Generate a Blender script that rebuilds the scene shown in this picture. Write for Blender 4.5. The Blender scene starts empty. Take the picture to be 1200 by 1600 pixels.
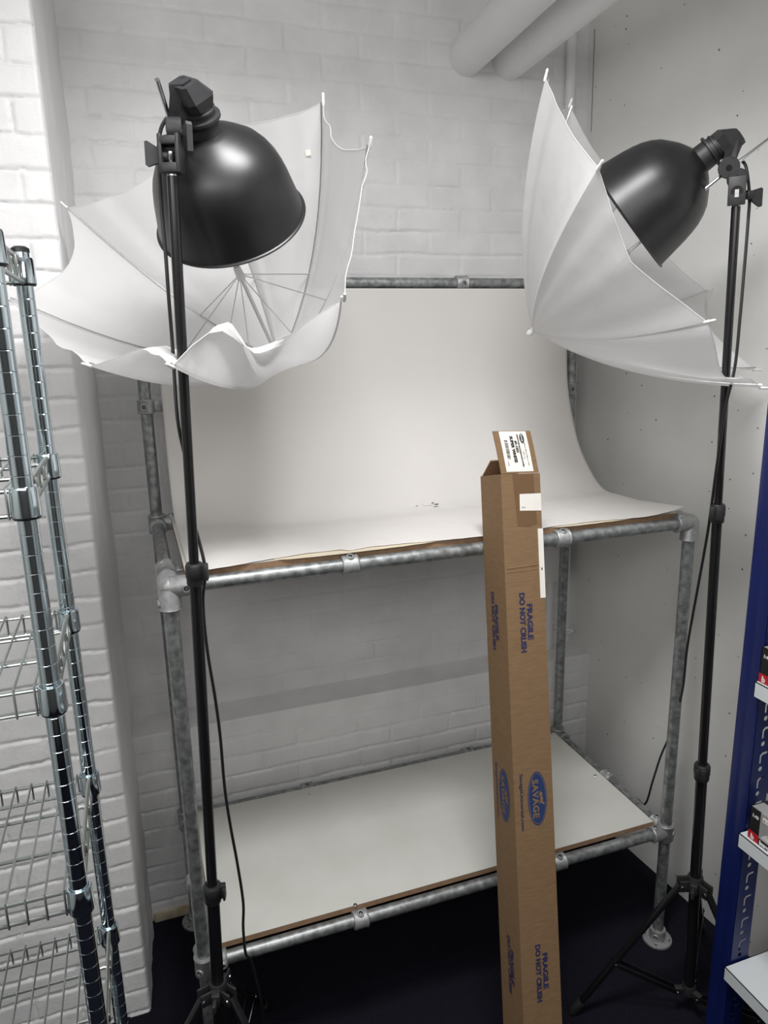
import bpy, bmesh, math, random
from mathutils import Vector, Matrix, noise
from mathutils.geometry import tessellate_polygon
random.seed(7)
S = bpy.context.scene
COL = S.collection
PI = math.pi
V = Vector

# ------------------------------------------------------------------ camera
F_PX = 1126.268
CAM = V((-0.0394, -1.5898, 1.9377))
YAW, PITCH, ROLL = 0.33132, -0.23389, -0.022245
_fw = V((math.sin(YAW)*math.cos(PITCH), math.cos(YAW)*math.cos(PITCH), math.sin(PITCH)))
_rt = V((math.cos(YAW), -math.sin(YAW), 0.0))
_up = _rt.cross(_fw)
RT = math.cos(ROLL)*_rt + math.sin(ROLL)*_up
UP = -math.sin(ROLL)*_rt + math.cos(ROLL)*_up
FW = _fw
cd = bpy.data.cameras.new('camera'); cam = bpy.data.objects.new('camera', cd); COL.objects.link(cam)
cd.sensor_fit = 'VERTICAL'; cd.sensor_height = 36.0; cd.sensor_width = 27.0
cd.lens = F_PX/1600*36.0
cd.clip_start = 0.02
m3 = Matrix((RT, UP, -FW)).transposed()
cam.matrix_world = Matrix.Translation(CAM) @ m3.to_4x4()
S.camera = cam

def ray(u, v): return RT*((u-600)/F_PX) - UP*((v-800)/F_PX) + FW
def at(u, v, ax, val):                 # the point of a measured world plane seen at a pixel of the photograph
    d = ray(u, v); return CAM + d*((val-CAM[ax])/d[ax])
def atd(u, v, dm): return CAM + ray(u, v)*dm
def on_plane(u, v, p0, n):
    d = ray(u, v); return CAM + d*((p0-CAM).dot(n)/d.dot(n))

# ------------------------------------------------------------------ materials
def mat(name, col=(.8, .8, .8), rough=.5, metal=0.0, spec=.5, coat=0.0):
    m = bpy.data.materials.new(name); m.use_nodes = True
    b = m.node_tree.nodes['Principled BSDF']
    b.inputs['Base Color'].default_value = (*col, 1); b.inputs['Roughness'].default_value = rough
    b.inputs['Metallic'].default_value = metal; b.inputs['Specular IOR Level'].default_value = spec
    b.inputs['Coat Weight'].default_value = coat
    return m
def nd(m, t, **kw):
    n = m.node_tree.nodes.new(t)
    for k, v in kw.items(): setattr(n, k, v)
    return n
def lk(m, a, b): m.node_tree.links.new(a, b)
def bsdf(m): return m.node_tree.nodes['Principled BSDF']
def noisy(m, c1, c2, scale=20, detail=6, lo=.35, hi=.65, bump=0.0, bscale=None, rough=None, stretch=None, dist=.002):
    tc = nd(m, 'ShaderNodeTexCoord'); mp = nd(m, 'ShaderNodeMapping')
    lk(m, tc.outputs['Object'], mp.inputs['Vector'])
    if stretch: mp.inputs['Scale'].default_value = stretch
    n = nd(m, 'ShaderNodeTexNoise'); n.inputs['Scale'].default_value = scale; n.inputs['Detail'].default_value = detail
    lk(m, mp.outputs['Vector'], n.inputs['Vector'])
    r = nd(m, 'ShaderNodeValToRGB'); r.color_ramp.elements[0].position = lo; r.color_ramp.elements[1].position = hi
    r.color_ramp.elements[0].color = (*c1, 1); r.color_ramp.elements[1].color = (*c2, 1)
    lk(m, n.outputs['Fac'], r.inputs['Fac']); lk(m, r.outputs['Color'], bsdf(m).inputs['Base Color'])
    if rough:
        mr = nd(m, 'ShaderNodeMapRange'); mr.inputs['To Min'].default_value = rough[0]; mr.inputs['To Max'].default_value = rough[1]
        lk(m, n.outputs['Fac'], mr.inputs['Value']); lk(m, mr.outputs['Result'], bsdf(m).inputs['Roughness'])
    if bump:
        n2 = nd(m, 'ShaderNodeTexNoise'); n2.inputs['Scale'].default_value = bscale or scale*4; n2.inputs['Detail'].default_value = 5
        lk(m, mp.outputs['Vector'], n2.inputs['Vector'])
        b = nd(m, 'ShaderNodeBump'); b.inputs['Strength'].default_value = bump; b.inputs['Distance'].default_value = dist
        lk(m, n2.outputs['Fac'], b.inputs['Height']); lk(m, b.outputs['Normal'], bsdf(m).inputs['Normal'])
    return m

M = {}
M['brick'] = noisy(mat('white_painted_brick', rough=.45), (.73, .73, .735), (.795, .795, .80), 9, bump=.5, bscale=160, dist=.0015)
M['concrete'] = noisy(mat('pale_painted_concrete', rough=.55), (.70, .70, .68), (.77, .77, .75), 3, bump=.35, bscale=90, dist=.0015)
def pinholes(m):
    tc = nd(m, 'ShaderNodeTexCoord')
    sp = nd(m, 'ShaderNodeSeparateXYZ'); cm = nd(m, 'ShaderNodeCombineXYZ'); lk(m, tc.outputs['Object'], sp.inputs[0])
    lk(m, sp.outputs['Y'], cm.inputs['X']); lk(m, sp.outputs['Z'], cm.inputs['Y'])
    vo = nd(m, 'ShaderNodeTexVoronoi', voronoi_dimensions='2D'); vo.inputs['Scale'].default_value = 13
    lk(m, cm.outputs[0], vo.inputs['Vector'])
    sx = nd(m, 'ShaderNodeSeparateColor'); lk(m, vo.outputs['Color'], sx.inputs['Color'])
    # hole radius follows a random value per cell; many cells have none
    mr = nd(m, 'ShaderNodeMapRange'); mr.inputs['From Min'].default_value = .50; mr.inputs['From Max'].default_value = 1.0
    mr.inputs['To Min'].default_value = 0.0; mr.inputs['To Max'].default_value = .043
    lk(m, sx.outputs['Red'], mr.inputs['Value'])
    lt = nd(m, 'ShaderNodeMath', operation='LESS_THAN'); lk(m, vo.outputs['Distance'], lt.inputs[0]); lk(m, mr.outputs['Result'], lt.inputs[1])
    mx = nd(m, 'ShaderNodeMix', data_type='RGBA')
    old = bsdf(m).inputs['Base Color'].links[0].from_socket
    lk(m, lt.outputs[0], mx.inputs['Factor']); lk(m, old, mx.inputs['A']); mx.inputs['B'].default_value = (.16, .155, .15, 1)
    lk(m, mx.outputs['Result'], bsdf(m).inputs['Base Color'])
pinholes(M['concrete'])
M['render'] = noisy(mat('white_wall_render', rough=.55), (.74, .74, .745), (.81, .81, .815), 6, bump=.5, bscale=40, stretch=(1, 1, .25), dist=.003)
M['plain_wall'] = mat('plain_wall', (.70, .69, .67), .6)
M['far_wall'] = mat('far_wall', (.13, .125, .12), .6)
M['ceiling'] = mat('ceiling_paint', (.72, .72, .72), .6)
M['pipe_white'] = noisy(mat('white_painted_pipe', rough=.4), (.74, .74, .74), (.79, .79, .79), 5, bump=.1, bscale=60)
M['white_plastic'] = mat('white_plastic', (.74, .74, .74), .4)
M['carpet'] = noisy(mat('navy_carpet', rough=.95, spec=.1), (.005, .0055, .009), (.016, .0165, .027), 260, 8, .3, .7, bump=1.0, bscale=420, dist=.004)
M['galv'] = noisy(mat('galvanised_steel', rough=.45, metal=.75), (.21, .22, .22), (.42, .44, .44), 55, 8, .35, .68, bump=.12, bscale=120, rough=(.32, .6))
M['cast'] = noisy(mat('galvanised_casting', rough=.5, metal=.6), (.30, .31, .31), (.45, .46, .46), 90, 5, .3, .7, bump=.3, bscale=240, rough=(.4, .6), dist=.001)
M['screw'] = mat('dark_set_screw', (.03, .03, .03), .4, .6)
M['steel'] = mat('bright_steel', (.62, .63, .64), .22, 1.0)
M['chrome'] = mat('zinc_chrome', (.60, .69, .74), .10, 1.0)
M['chrome_wire'] = mat('zinc_wire', (.47, .50, .49), .33, 1.0)
M['black_ring'] = mat('black_plastic_ring', (.01, .01, .011), .4)
M['lamp'] = noisy(mat('satin_black_paint', rough=.37, spec=.5), (.009, .009, .010), (.012, .012, .013), 30, bump=.03, bscale=500)
M['tube'] = mat('gloss_black_tube', (.008, .008, .009), .22)
M['plastic'] = noisy(mat('black_plastic', rough=.5), (.016, .016, .018), (.022, .022, .024), 60, bump=.1, bscale=700, dist=.0005)
M['cable'] = mat('black_cable', (.012, .012, .013), .45)
M['silver'] = mat('silver_inside', (.75, .75, .75), .35, .9)
M['bulb'] = mat('opal_bulb', (.85, .85, .82), .3)
M['paper'] = noisy(mat('white_backdrop_paper', rough=.6, spec=.25), (.625, .605, .585), (.655, .635, .615), 2.5, 4, .3, .7, bump=.12, bscale=14, dist=.004)
M['paper_core'] = mat('torn_paper_core', (.62, .55, .42), .8)
M['tear'] = mat('paper_scuff', (.10, .09, .08), .8)
M['board'] = noisy(mat('white_melamine', rough=.4), (.585, .585, .545), (.64, .64, .605), 7, 8, .3, .7)
M['mdf'] = noisy(mat('fibreboard_edge', rough=.8), (.24, .145, .085), (.30, .185, .11), 80)
M['card'] = noisy(mat('brown_corrugated_card', rough=.75, spec=.2), (.185, .114, .06), (.222, .14, .076), 130, 5, .3, .7, bump=.25, bscale=40, stretch=(.25, .25, 2.2), dist=.001)
M['card_in'] = mat('card_inside', (.30, .19, .11), .8)
M['tape'] = mat('brown_parcel_tape', (.145, .08, .036), .18, spec=.6)
M['label'] = noisy(mat('white_paper_label', rough=.55), (.74, .71, .66), (.79, .76, .71), 20)
M['ink_blue'] = mat('blue_print', (.018, .022, .085), .6)
M['logo_blue'] = mat('blue_logo_print', (.015, .035, .12), .6)
M['ink_black'] = mat('black_print', (.03, .03, .03), .6)
M['blue'] = noisy(mat('blue_painted_steel', rough=.35), (.0045, .011, .080), (.006, .014, .10), 5)
M['grey_shelf'] = mat('pale_grey_steel', (.63, .67, .69), .4)
M['pack_black'] = mat('black_carton', (.012, .012, .013), .35)
M['pack_red'] = mat('red_print', (.45, .012, .02), .35)
M['white_ink'] = mat('white_print', (.75, .75, .74), .4)
M['tray'] = mat('grey_tray', (.5, .5, .5), .4)
M['toy'] = mat('brown_toy_paint', (.10, .03, .02), .3)
M['tyre'] = mat('toy_tyre', (.015, .015, .015), .6)
M['plaster'] = noisy(mat('yellowed_plaster', rough=.8), (.42, .34, .22), (.62, .56, .45), 25)

g = mat('clear_film', (1, 1, 1), .08); b = bsdf(g); b.inputs['Alpha'].default_value = .18; b.inputs['Specular IOR Level'].default_value = .8
M['clear'] = g
f = bpy.data.materials.new('white_nylon'); f.use_nodes = True; nt = f.node_tree
for n in list(nt.nodes): nt.nodes.remove(n)
out = nt.nodes.new('ShaderNodeOutputMaterial'); d = nt.nodes.new('ShaderNodeBsdfDiffuse'); t = nt.nodes.new('ShaderNodeBsdfTranslucent')
mx = nt.nodes.new('ShaderNodeMixShader'); mx.inputs[0].default_value = .42
d.inputs['Color'].default_value = (.82, .815, .82, 1); t.inputs['Color'].default_value = (.82, .815, .815, 1)
nt.links.new(d.outputs[0], mx.inputs[1]); nt.links.new(t.outputs[0], mx.inputs[2])
tr = nt.nodes.new('ShaderNodeBsdfTransparent'); mx2 = nt.nodes.new('ShaderNodeMixShader'); mx2.inputs[0].default_value = .07
nt.links.new(mx.outputs[0], mx2.inputs[1]); nt.links.new(tr.outputs[0], mx2.inputs[2]); nt.links.new(mx2.outputs[0], out.inputs[0])
tc = nt.nodes.new('ShaderNodeTexCoord'); nz = nt.nodes.new('ShaderNodeTexNoise'); nz.inputs['Scale'].default_value = 9; nz.inputs['Detail'].default_value = 3
bp = nt.nodes.new('ShaderNodeBump'); bp.inputs['Strength'].default_value = .35; bp.inputs['Distance'].default_value = .01
nt.links.new(tc.outputs['Object'], nz.inputs['Vector']); nt.links.new(nz.outputs['Fac'], bp.inputs['Height']); nt.links.new(bp.outputs[0], d.inputs['Normal'])
M['nylon'] = f

# ------------------------------------------------------------------ mesh helpers
def frame(axis):
    a = V(axis).normalized(); h = V((0, 0, 1)) if abs(a.z) < .9 else V((1, 0, 0))
    e1 = h.cross(a).normalized(); e2 = a.cross(e1); return e1, e2, a

class MB:
    def __init__(s): s.bm = bmesh.new()
    def quad(s, pts):
        vs = [s.bm.verts.new(p) for p in pts]; return s.bm.faces.new(vs)
    def lathe(s, org, axis, prof, seg=24, closed=False):
        e1, e2, a = frame(axis); org = V(org); rings = []
        for (z, r) in prof:
            c = org + a*z
            if r < 1e-6: rings.append([s.bm.verts.new(c)])
            else: rings.append([s.bm.verts.new(c + e1*(r*math.cos(2*PI*k/seg)) + e2*(r*math.sin(2*PI*k/seg))) for k in range(seg)])
        for A, B in zip(rings[:-1], rings[1:]):
            if len(A) == 1 and len(B) == 1: continue
            for k in range(seg):
                j = (k+1) % seg
                if len(A) == 1: s.bm.faces.new((A[0], B[j], B[k]))
                elif len(B) == 1: s.bm.faces.new((A[k], A[j], B[0]))
                else: s.bm.faces.new((A[k], A[j], B[j], B[k]))
        return s
    def tube(s, p0, p1, r, seg=16, r2=None, bevel=0.0):
        p0, p1 = V(p0), V(p1); L = (p1-p0).length; r2 = r if r2 is None else r2
        if bevel: prof = [(0, 0), (0, r-bevel), (bevel, r), (L-bevel, r2), (L, r2-bevel), (L, 0)]
        else: prof = [(0, 0), (0, r), (L, r2), (L, 0)]
        return s.lathe(p0, p1-p0, prof, seg)
    def path(s, pts, r, seg=8, cap=True):
        pts = [V(p) for p in pts]; rings = []; e1 = None
        for i, p in enumerate(pts):
            t = (pts[min(i+1, len(pts)-1)] - pts[max(i-1, 0)]).normalized()
            if e1 is None: e1 = frame(t)[0]
            e1 = (e1 - t*e1.dot(t)).normalized(); e2 = t.cross(e1)
            rings.append([s.bm.verts.new(p + e1*(r*math.cos(2*PI*k/seg)) + e2*(r*math.sin(2*PI*k/seg))) for k in range(seg)])
        for A, B in zip(rings[:-1], rings[1:]):
            for k in range(seg): s.bm.faces.new((A[k], A[(k+1) % seg], B[(k+1) % seg], B[k]))
        if cap: s.bm.faces.new(rings[0][::-1]); s.bm.faces.new(rings[-1])
        return s
    def box(s, c, size, ax=None, bevel=0.0):
        X, Y, Z = ax if ax else (V((1, 0, 0)), V((0, 1, 0)), V((0, 0, 1)))
        c = V(c); b2 = bmesh.new() if bevel else s.bm
        vs = [b2.verts.new(c + X*(size[0]/2*i) + Y*(size[1]/2*j) + Z*(size[2]/2*k)) for i in (-1, 1) for j in (-1, 1) for k in (-1, 1)]
        for q in ((0, 1, 3, 2), (4, 6, 7, 5), (0, 4, 5, 1), (2, 3, 7, 6), (0, 2, 6, 4), (1, 5, 7, 3)): b2.faces.new([vs[i] for i in q])
        if bevel:
            bmesh.ops.recalc_face_normals(b2, faces=b2.faces[:])
            bmesh.ops.bevel(b2, geom=b2.edges[:], offset=bevel, segments=2, affect='EDGES', profile=.5)
            s.merge(b2)
        return s
    def merge(s, b2):
        mp = {v: s.bm.verts.new(v.co) for v in b2.verts}
        for f in b2.faces: s.bm.faces.new([mp[v] for v in f.verts])
        b2.free()
    def hull(s, pts):
        b2 = bmesh.new()
        for p in pts: b2.verts.new(p)
        r = bmesh.ops.convex_hull(b2, input=b2.verts[:])
        bmesh.ops.delete(b2, geom=[e for e in r['geom_interior'] if isinstance(e, bmesh.types.BMVert)], context='VERTS')
        s.merge(b2); return s
    def prism(s, poly, o, X, Y, Z, h, holes=()):
        """plate: 2D outline (and holes) in the o/X/Y plane, thickness h along Z"""
        loops = [poly] + list(holes)
        flat = [p for L in loops for p in L]
        tris = tessellate_polygon([[V((p[0], p[1], 0)) for p in L] for L in loops])
        o = V(o)
        bot = [s.bm.verts.new(o + X*p[0] + Y*p[1]) for p in flat]; top = [s.bm.verts.new(o + X*p[0] + Y*p[1] + Z*h) for p in flat]
        for t in tris:
            for vs in ((bot[t[0]], bot[t[2]], bot[t[1]]), (top[t[0]], top[t[1]], top[t[2]])):
                try: s.bm.faces.new(vs)
                except ValueError: pass
        i = 0
        for L in loops:
            n = len(L)
            for k in range(n):
                a, b = i+k, i+(k+1) % n
                try: s.bm.faces.new((bot[a], bot[b], top[b], top[a]))
                except ValueError: pass
            i += n
        return s
    def build(s, name, m, parent=None, smooth=40, fix=True):
        if fix: bmesh.ops.recalc_face_normals(s.bm, faces=s.bm.faces[:])
        me = bpy.data.meshes.new(name); s.bm.to_mesh(me); s.bm.free()
        return link(name, me, m, parent, smooth)

def root_of(o):
    while o.parent: o = o.parent
    return o
def link(name, me, m, parent=None, smooth=40):
    if parent is not None:
        me.transform(Matrix.Translation(-root_of(parent).location))
    for mm in (m if isinstance(m, (list, tuple)) else [m]): me.materials.append(M[mm] if isinstance(mm, str) else mm)
    if smooth:
        me.polygons.foreach_set('use_smooth', [True]*len(me.polygons)); me.set_sharp_from_angle(angle=math.radians(smooth))
    o = bpy.data.objects.new(name, me); COL.objects.link(o)
    if parent is not None: o.parent = parent
    return o
def tag(o, label=None, cat=None, group=None, kind=None):
    for k, v in (('label', label), ('category', cat), ('group', group), ('kind', kind)):
        if v: o[k] = v
    return o
def thing(name, label, cat, loc, group=None):
    o = bpy.data.objects.new(name, None); COL.objects.link(o); o.location = loc; o.empty_display_size = .05
    return tag(o, label, cat, group)
def struct(o): o['kind'] = 'structure'; return o
def origin_to(o, loc):          # move a single-mesh thing's origin to its base
    loc = V(loc); o.data.transform(Matrix.Translation(-loc)); o.location = loc; return o
def spline(pts, n=8):
    pts = [V(p) for p in pts]; out = []
    for i in range(len(pts)-1):
        p0, p1, p2, p3 = pts[max(i-1, 0)], pts[i], pts[i+1], pts[min(i+2, len(pts)-1)]
        for k in range(n):
            t = k/n
            out.append(.5*((2*p1) + (p2-p0)*t + (2*p0-5*p1+4*p2-p3)*t*t + (3*p1-p0-3*p2+p3)*t**3))
    out.append(pts[-1]); return out
def text_mesh(txt, size, o, X, Y, thick=.0, spacing=1.0, align='LEFT', sx=1.0, sy=1.0):
    c = bpy.data.curves.new('t', 'FONT'); c.body = txt; c.size = size; c.offset = thick; c.space_character = spacing; c.align_x = align
    c.extrude = .00015; c.resolution_u = 3
    ob = bpy.data.objects.new('t', c); COL.objects.link(ob)
    dg = bpy.context.evaluated_depsgraph_get(); me = bpy.data.meshes.new_from_object(ob.evaluated_get(dg))
    bpy.data.objects.remove(ob); bpy.data.curves.remove(c)
    X, Y = V(X).normalized(), V(Y).normalized(); Z = X.cross(Y)
    mt = Matrix.Translation(V(o)) @ Matrix((X, Y, Z)).transposed().to_4x4() @ Matrix.Diagonal((sx, sy, 1, 1))
    me.transform(mt); return me

# ------------------------------------------------------------------ the room
def rwx(y, z=0.0): return 1.583 + (.8-y)*.072 - .006*z      # face of the right wall
YB, YL, ZL = .80, .665, .705                                   # upper back wall, thicker lower wall, ledge height
def pilx(y): return -.158 + (y-.306)*.05                       # return face of the left pier

def brick_grid(name, o, X, Z, N, W, H, step, course, blen, z0, x0, depth, seed, parity=0, edge_wrap=None, mat_='brick'):
    nx, nz = int(W/step)+1, int(H/step)+1
    me = bpy.data.meshes.new(name); vs = []; fs = []
    rnd = {}
    for j in range(nz):
        for i in range(nx):
            x, z = W*i/(nx-1), H*j/(nz-1)
            q = V((x*9+seed, z*9, seed*3.1)); w = noise.noise(q*1.7)*.004 + noise.noise(q*9)*.0022; w2 = noise.noise(q*1.5+V((7, 3, 1)))*.005 + noise.noise(q*8+V((2, 5, 1)))*.002
            fine = noise.noise(V((x*80, z*80, seed)))*.0005 + noise.noise(V((x*24, z*24, seed+5)))*.0007
            xx, zz = x+w2, z+w
            r = math.floor((zz-z0)/course); fz = (zz-z0)-r*course
            off = x0 + (blen/2 if (r+parity) % 2 else 0)
            c = math.floor((xx-off)/blen); fx = (xx-off)-c*blen
            k = (r, c)
            if k not in rnd: rnd[k] = (random.uniform(-.0012, .0012), random.uniform(-.007, .007), random.uniform(.25, 1.0), random.uniform(.35, 1.0))
            bo, tilt, sh, sv = rnd[k]
            dz = min(fz, course-fz); dx = min(fx, blen-fx)
            ph = max(0, min(1, 1.6-dz/.0042))*(.70+.9*noise.noise(V((x*6, r*3.7, seed))))
            pv = max(0, min(1, 1.5-dx/.0045))*sv*.9
            h = bo + tilt*(fz-course/2) - depth*max(0, min(1.1, max(ph, pv))) + fine
            if edge_wrap and i >= nx-1: h = -.012
            elif edge_wrap and x > W-.006: h -= .002
            vs.append(V(o) + X*x + Z*z + N*h)
    for j in range(nz-1):
        for i in range(nx-1):
            a = j*nx+i; fs.append((a, a+1, a+nx+1, a+nx))
    me.from_pydata(vs, [], fs)
    return me

X_, Y_, Z_ = V((1, 0, 0)), V((0, 1, 0)), V((0, 0, 1))
CEIL = 3.12
FRONT = -3.3; LEFT = -1.7
mb = MB(); mb.quad([(LEFT, FRONT, 0), (2.0, FRONT, 0), (2.0, 1.0, 0), (LEFT, 1.0, 0)]); struct(mb.build('floor', 'carpet', smooth=0))
mb = MB(); mb.quad([(LEFT, FRONT, CEIL), (LEFT, 1.0, CEIL), (2.0, 1.0, CEIL), (2.0, FRONT, CEIL)]); struct(mb.build('ceiling', 'ceiling', smooth=0))
# upper back wall
wl = pilx(YB)-.02
me = brick_grid('wall_back', (wl, YB, ZL-.02), X_, Z_, -Y_, rwx(YB)-wl+.02, CEIL-ZL+.02, .0052, .0722, .2327, 2.2887-.0722*40-(ZL-.02), .8506-wl-.2327*8, .0035, 1.3)
wall_back = struct(link('wall_back', me, 'brick', None, 60))
# thicker lower part with its ledge
wl2 = pilx(YL)-.02
me = brick_grid('wall_back_lower', (wl2, YL, 0), X_, Z_, -Y_, rwx(YL)-wl2+.02, ZL, .0052, .0705, .2327, 0, .09, .0045, 4.4)
lower = struct(link('wall_back_lower', me, 'brick', None, 60))
mb = MB(); mb.box(((wl2+rwx(YL))/2, (YL+YB)/2+.004, ZL-.05), (rwx(YL)-wl2+.02, YB-YL+.006, .1)); struct(mb.build('trim_1', 'brick', smooth=0))
# crumbling yellowed plaster at the foot of the wall
mb = MB(); mb.box((-.06, YL-.004, .018), (.15, .012, .036), bevel=.004); struct(mb.build('baseboard_back', 'plaster'))
# right wall
mb = MB(); mb.quad([(rwx(FRONT), FRONT, 0), (rwx(FRONT, CEIL), FRONT, CEIL), (rwx(.82, CEIL), .82, CEIL), (rwx(.82), .82, 0)]); struct(mb.build('wall_right', 'concrete', smooth=0))
# left pier: brick front and rendered return
PW = .72
me = brick_grid('wall_left', (-.158-PW, .306, 0), X_, Z_, -Y_, PW, CEIL, .0042, .0722, .2327, .012, PW-.2327*9+.05, .0062, 9.1, edge_wrap=True)
wall_left = struct(link('wall_left', me, 'brick', None, 60))
nz = 150; vs = []; fs = []
for j in range(nz+1):
    for i in range(25):
        z = CEIL*j/nz; y = .311 + (.83-.311)*i/24
        h = .005*noise.noise(V((y*14, z*5, 2)))+.003*noise.noise(V((y*45, z*16, 6)))
        if i == 0: h = -.003 + .002*noise.noise(V((1, z*30, 4)))
        vs.append(V((pilx(y)+h, y, z)))
for j in range(nz):
    for i in range(24): a = j*25+i; fs.append((a, a+1, a+26, a+25))
me = bpy.data.meshes.new('wall_left_return'); me.from_pydata(vs, [], fs); struct(link('wall_left_return', me, 'render', None, 60))
mb = MB(); mb.quad([(LEFT, FRONT, 0), (LEFT, FRONT, CEIL), (LEFT, .31, CEIL), (LEFT, .31, 0)]); mb.quad([(LEFT, .307, 0), (LEFT, .307, CEIL), (-.157-PW, .307, CEIL), (-.157-PW, .307, 0)]); struct(mb.build('wall_left_far', 'plain_wall', smooth=0))
mb = MB(); mb.quad([(LEFT, FRONT, 0), (2.0, FRONT, 0), (2.0, FRONT, CEIL), (LEFT, FRONT, CEIL)]); struct(mb.build('wall_front', 'far_wall', smooth=0))
# hairline crack beside the corner of the right wall
mb = MB(); pts = []
for k in range(26):
    v = 44 + (205-44)*k/25; u = 920 - 5*k/25 + 1.0*noise.noise(V((k*.7, 0, 0)))
    q = at(u, v, 1, .77); pts.append(V((rwx(q.y, q.z)-.0006, q.y, q.z)))
mb.path(pts, .0011, 4); struct(mb.build('trim_2', 'ink_black'))

# ------------------------------------------------------------------ overhead pipes and wall fittings
def ceiling_pipe(u, v, u0, r, label):
    a = at(u, v, 1, YB); bq = at(u0, 0, 2, a.z); d = (bq-a); d.z = 0; d.normalize()
    mb = MB(); e = a + d*(2.6)
    mb.lathe(a - d*.02, d, [(0, 0), (0, r), (2.6, r), (2.6, 0)], 40)
    return origin_to(tag(mb.build('overhead_pipe', 'pipe_white'), label, 'pipe', 'white pipes under the ceiling'), a)
ceiling_pipe(728, 88, 815, .061, 'thick white overhead pipe entering brick wall, the left one of the pair')
ceiling_pipe(795, 95, 907, .060, 'thick white overhead pipe entering brick wall, the right one nearest the corner')
mb = MB(); ca = at(893, 100, 1, YB-.02); cb = at(866, 862, 1, YB-.02)
mb.path([V((ca.x+.0, YB-.018, CEIL-.02)), V((ca.x, YB-.018, ca.z)), V((cb.x, YB-.018, cb.z))], .017, 14)
origin_to(tag(mb.build('conduit', 'pipe_white'), 'slim white vertical conduit on brick wall beside the concrete corner', 'conduit'), (cb.x, YB-.018, cb.z))
ja, jb = at(838, 858, 1, YB-.05), at(889, 906, 1, YB-.05)
jb_t = thing('junction_box', 'white junction box on back wall below the table top, behind the rear leg', 'junction box', ((ja.x+jb.x)/2, YB-.002, (ja.z+jb.z)/2))
mb = MB(); mb.box(((ja.x+jb.x)/2, YB-.03, (ja.z+jb.z)/2), (jb.x-ja.x, .056, ja.z-jb.z), bevel=.008); mb.build('housing', 'white_plastic', jb_t)
mb = MB(); mb.box(((ja.x+jb.x)/2, YB-.06, (ja.z+jb.z)/2), (jb.x-ja.x-.014, .004, ja.z-jb.z-.014), bevel=.0015); mb.build('cover', 'white_plastic', jb_t)
cx = at(859, 940, 1, YB-.03).x
mb = MB(); mb.tube((cx, YB-.03, jb.z+.005), (cx, YB-.03, ZL-.002), .016, 14); mb.build('outlet_pipe', 'pipe_white', jb_t)
hk = at(886, 985, 1, YB-.06)
mb = MB(); mb.path(spline([(hk.x-.05, YB-.005, hk.z+.01), (hk.x-.03, YB-.05, hk.z+.012), (hk.x+.008, YB-.075, hk.z+.004), (hk.x+.018, YB-.06, hk.z-.012), (hk.x-.01, YB-.05, hk.z-.016)], 6), .007, 10)
origin_to(tag(mb.build('wall_hook', 'white_plastic'), 'small white looped hook low on back wall just above the ledge', 'hook'), (hk.x-.05, YB-.005, hk.z))

# ------------------------------------------------------------------ pipe table
W_, D_, H_, HL_, HB_ = 1.425, .62, 1.416, .4095, 2.1106
PR = .0169; CR = .0235
tab = thing('pipe_frame_table', 'tall galvanised pipe table with two white boards and raised back rail', 'table', (0, 0, 0))
def pipe(name, p0, p1): mb = MB(); mb.tube(p0, p1, PR, 24, bevel=.002); return mb.build(name, 'galv', tab)
pipe('post', (0, 0, .02), (0, 0, H_)); pipe('post', (W_, 0, .02), (W_, 0, H_))
pipe('post', (0, D_, .02), (0, D_, HB_)); pipe('post', (W_, D_, .02), (W_, D_, HB_))
pipe('rail', (.0, 0, H_), (W_, 0, H_)); pipe('rail', (0, D_, HB_), (W_, D_, HB_))
pipe('rail', (0, 0, HL_), (W_, 0, HL_)); pipe('rail', (0, D_, HL_), (W_, D_, HL_))
for x in (0, W_):
    pipe('rail', (x, 0, H_), (x, D_, H_)); pipe('rail', (x, 0, HL_), (x, D_, HL_))
pipe('rail', (0, D_, H_), (W_, D_, H_))
def sleeve(mb, c, d, L0, L1, r=CR):
    c, d = V(c), V(d); lip = .003
    mb.lathe(c + d*L0, d, [(0, PR-.001), (0, r-.001), (lip, r+.001), (L1-L0-lip-.004, r), (L1-L0-lip, r+.002), (L1-L0, r), (L1-L0, PR-.001)], 28)
def setscrew(fit, c, d):
    c, d = V(c), V(d).normalized()
    mb = MB(); mb.lathe(c + d*(CR-.004), d, [(0, .011), (.007, .0095), (.008, .0085), (.008, .006), (.004, .0055)], 18); mb.build('screw_boss', 'cast', fit)
    mb = MB(); mb.lathe(c + d*(CR-.004), d, [(.0055, .0057), (.0058, .0032), (.0035, .003), (.0035, 0)], 6); mb.build('set_screw', 'screw', fit)
def ball(mb, c, r):
    n = 10; mb.lathe(V(c) - Z_*r, Z_, [(r-r*math.cos(PI*k/n), max(0, r*math.sin(PI*k/n)) if 0 < k < n else 0) for k in range(n+1)], 24)
def corner(c, dirs, screws):
    mb = MB(); ball(mb, c, CR+.001)
    for d in dirs: sleeve(mb, c, d, -.002, .052)
    o = mb.build('corner_fitting', 'cast', tab, 50)
    for (d, off) in screws: setscrew(o, V(c) + V(off), d)
corner((0, 0, H_), (X_, Y_, -Z_), [((0, -1, 0), (.036, 0, 0)), ((-1, 0, 0), (0, 0, -.036))])
corner((W_, 0, H_), (-X_, Y_, -Z_), [((0, 0, 1), (-.036, 0, 0)), ((1, 0, 0), (0, 0, -.036))])
corner((0, D_, HB_), (X_, -Z_), [((0, -1, 0), (.036, 0, 0))])
corner((W_, D_, HB_), (-X_, -Z_), [((0, -1, 0), (-.036, 0, 0))])
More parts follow.
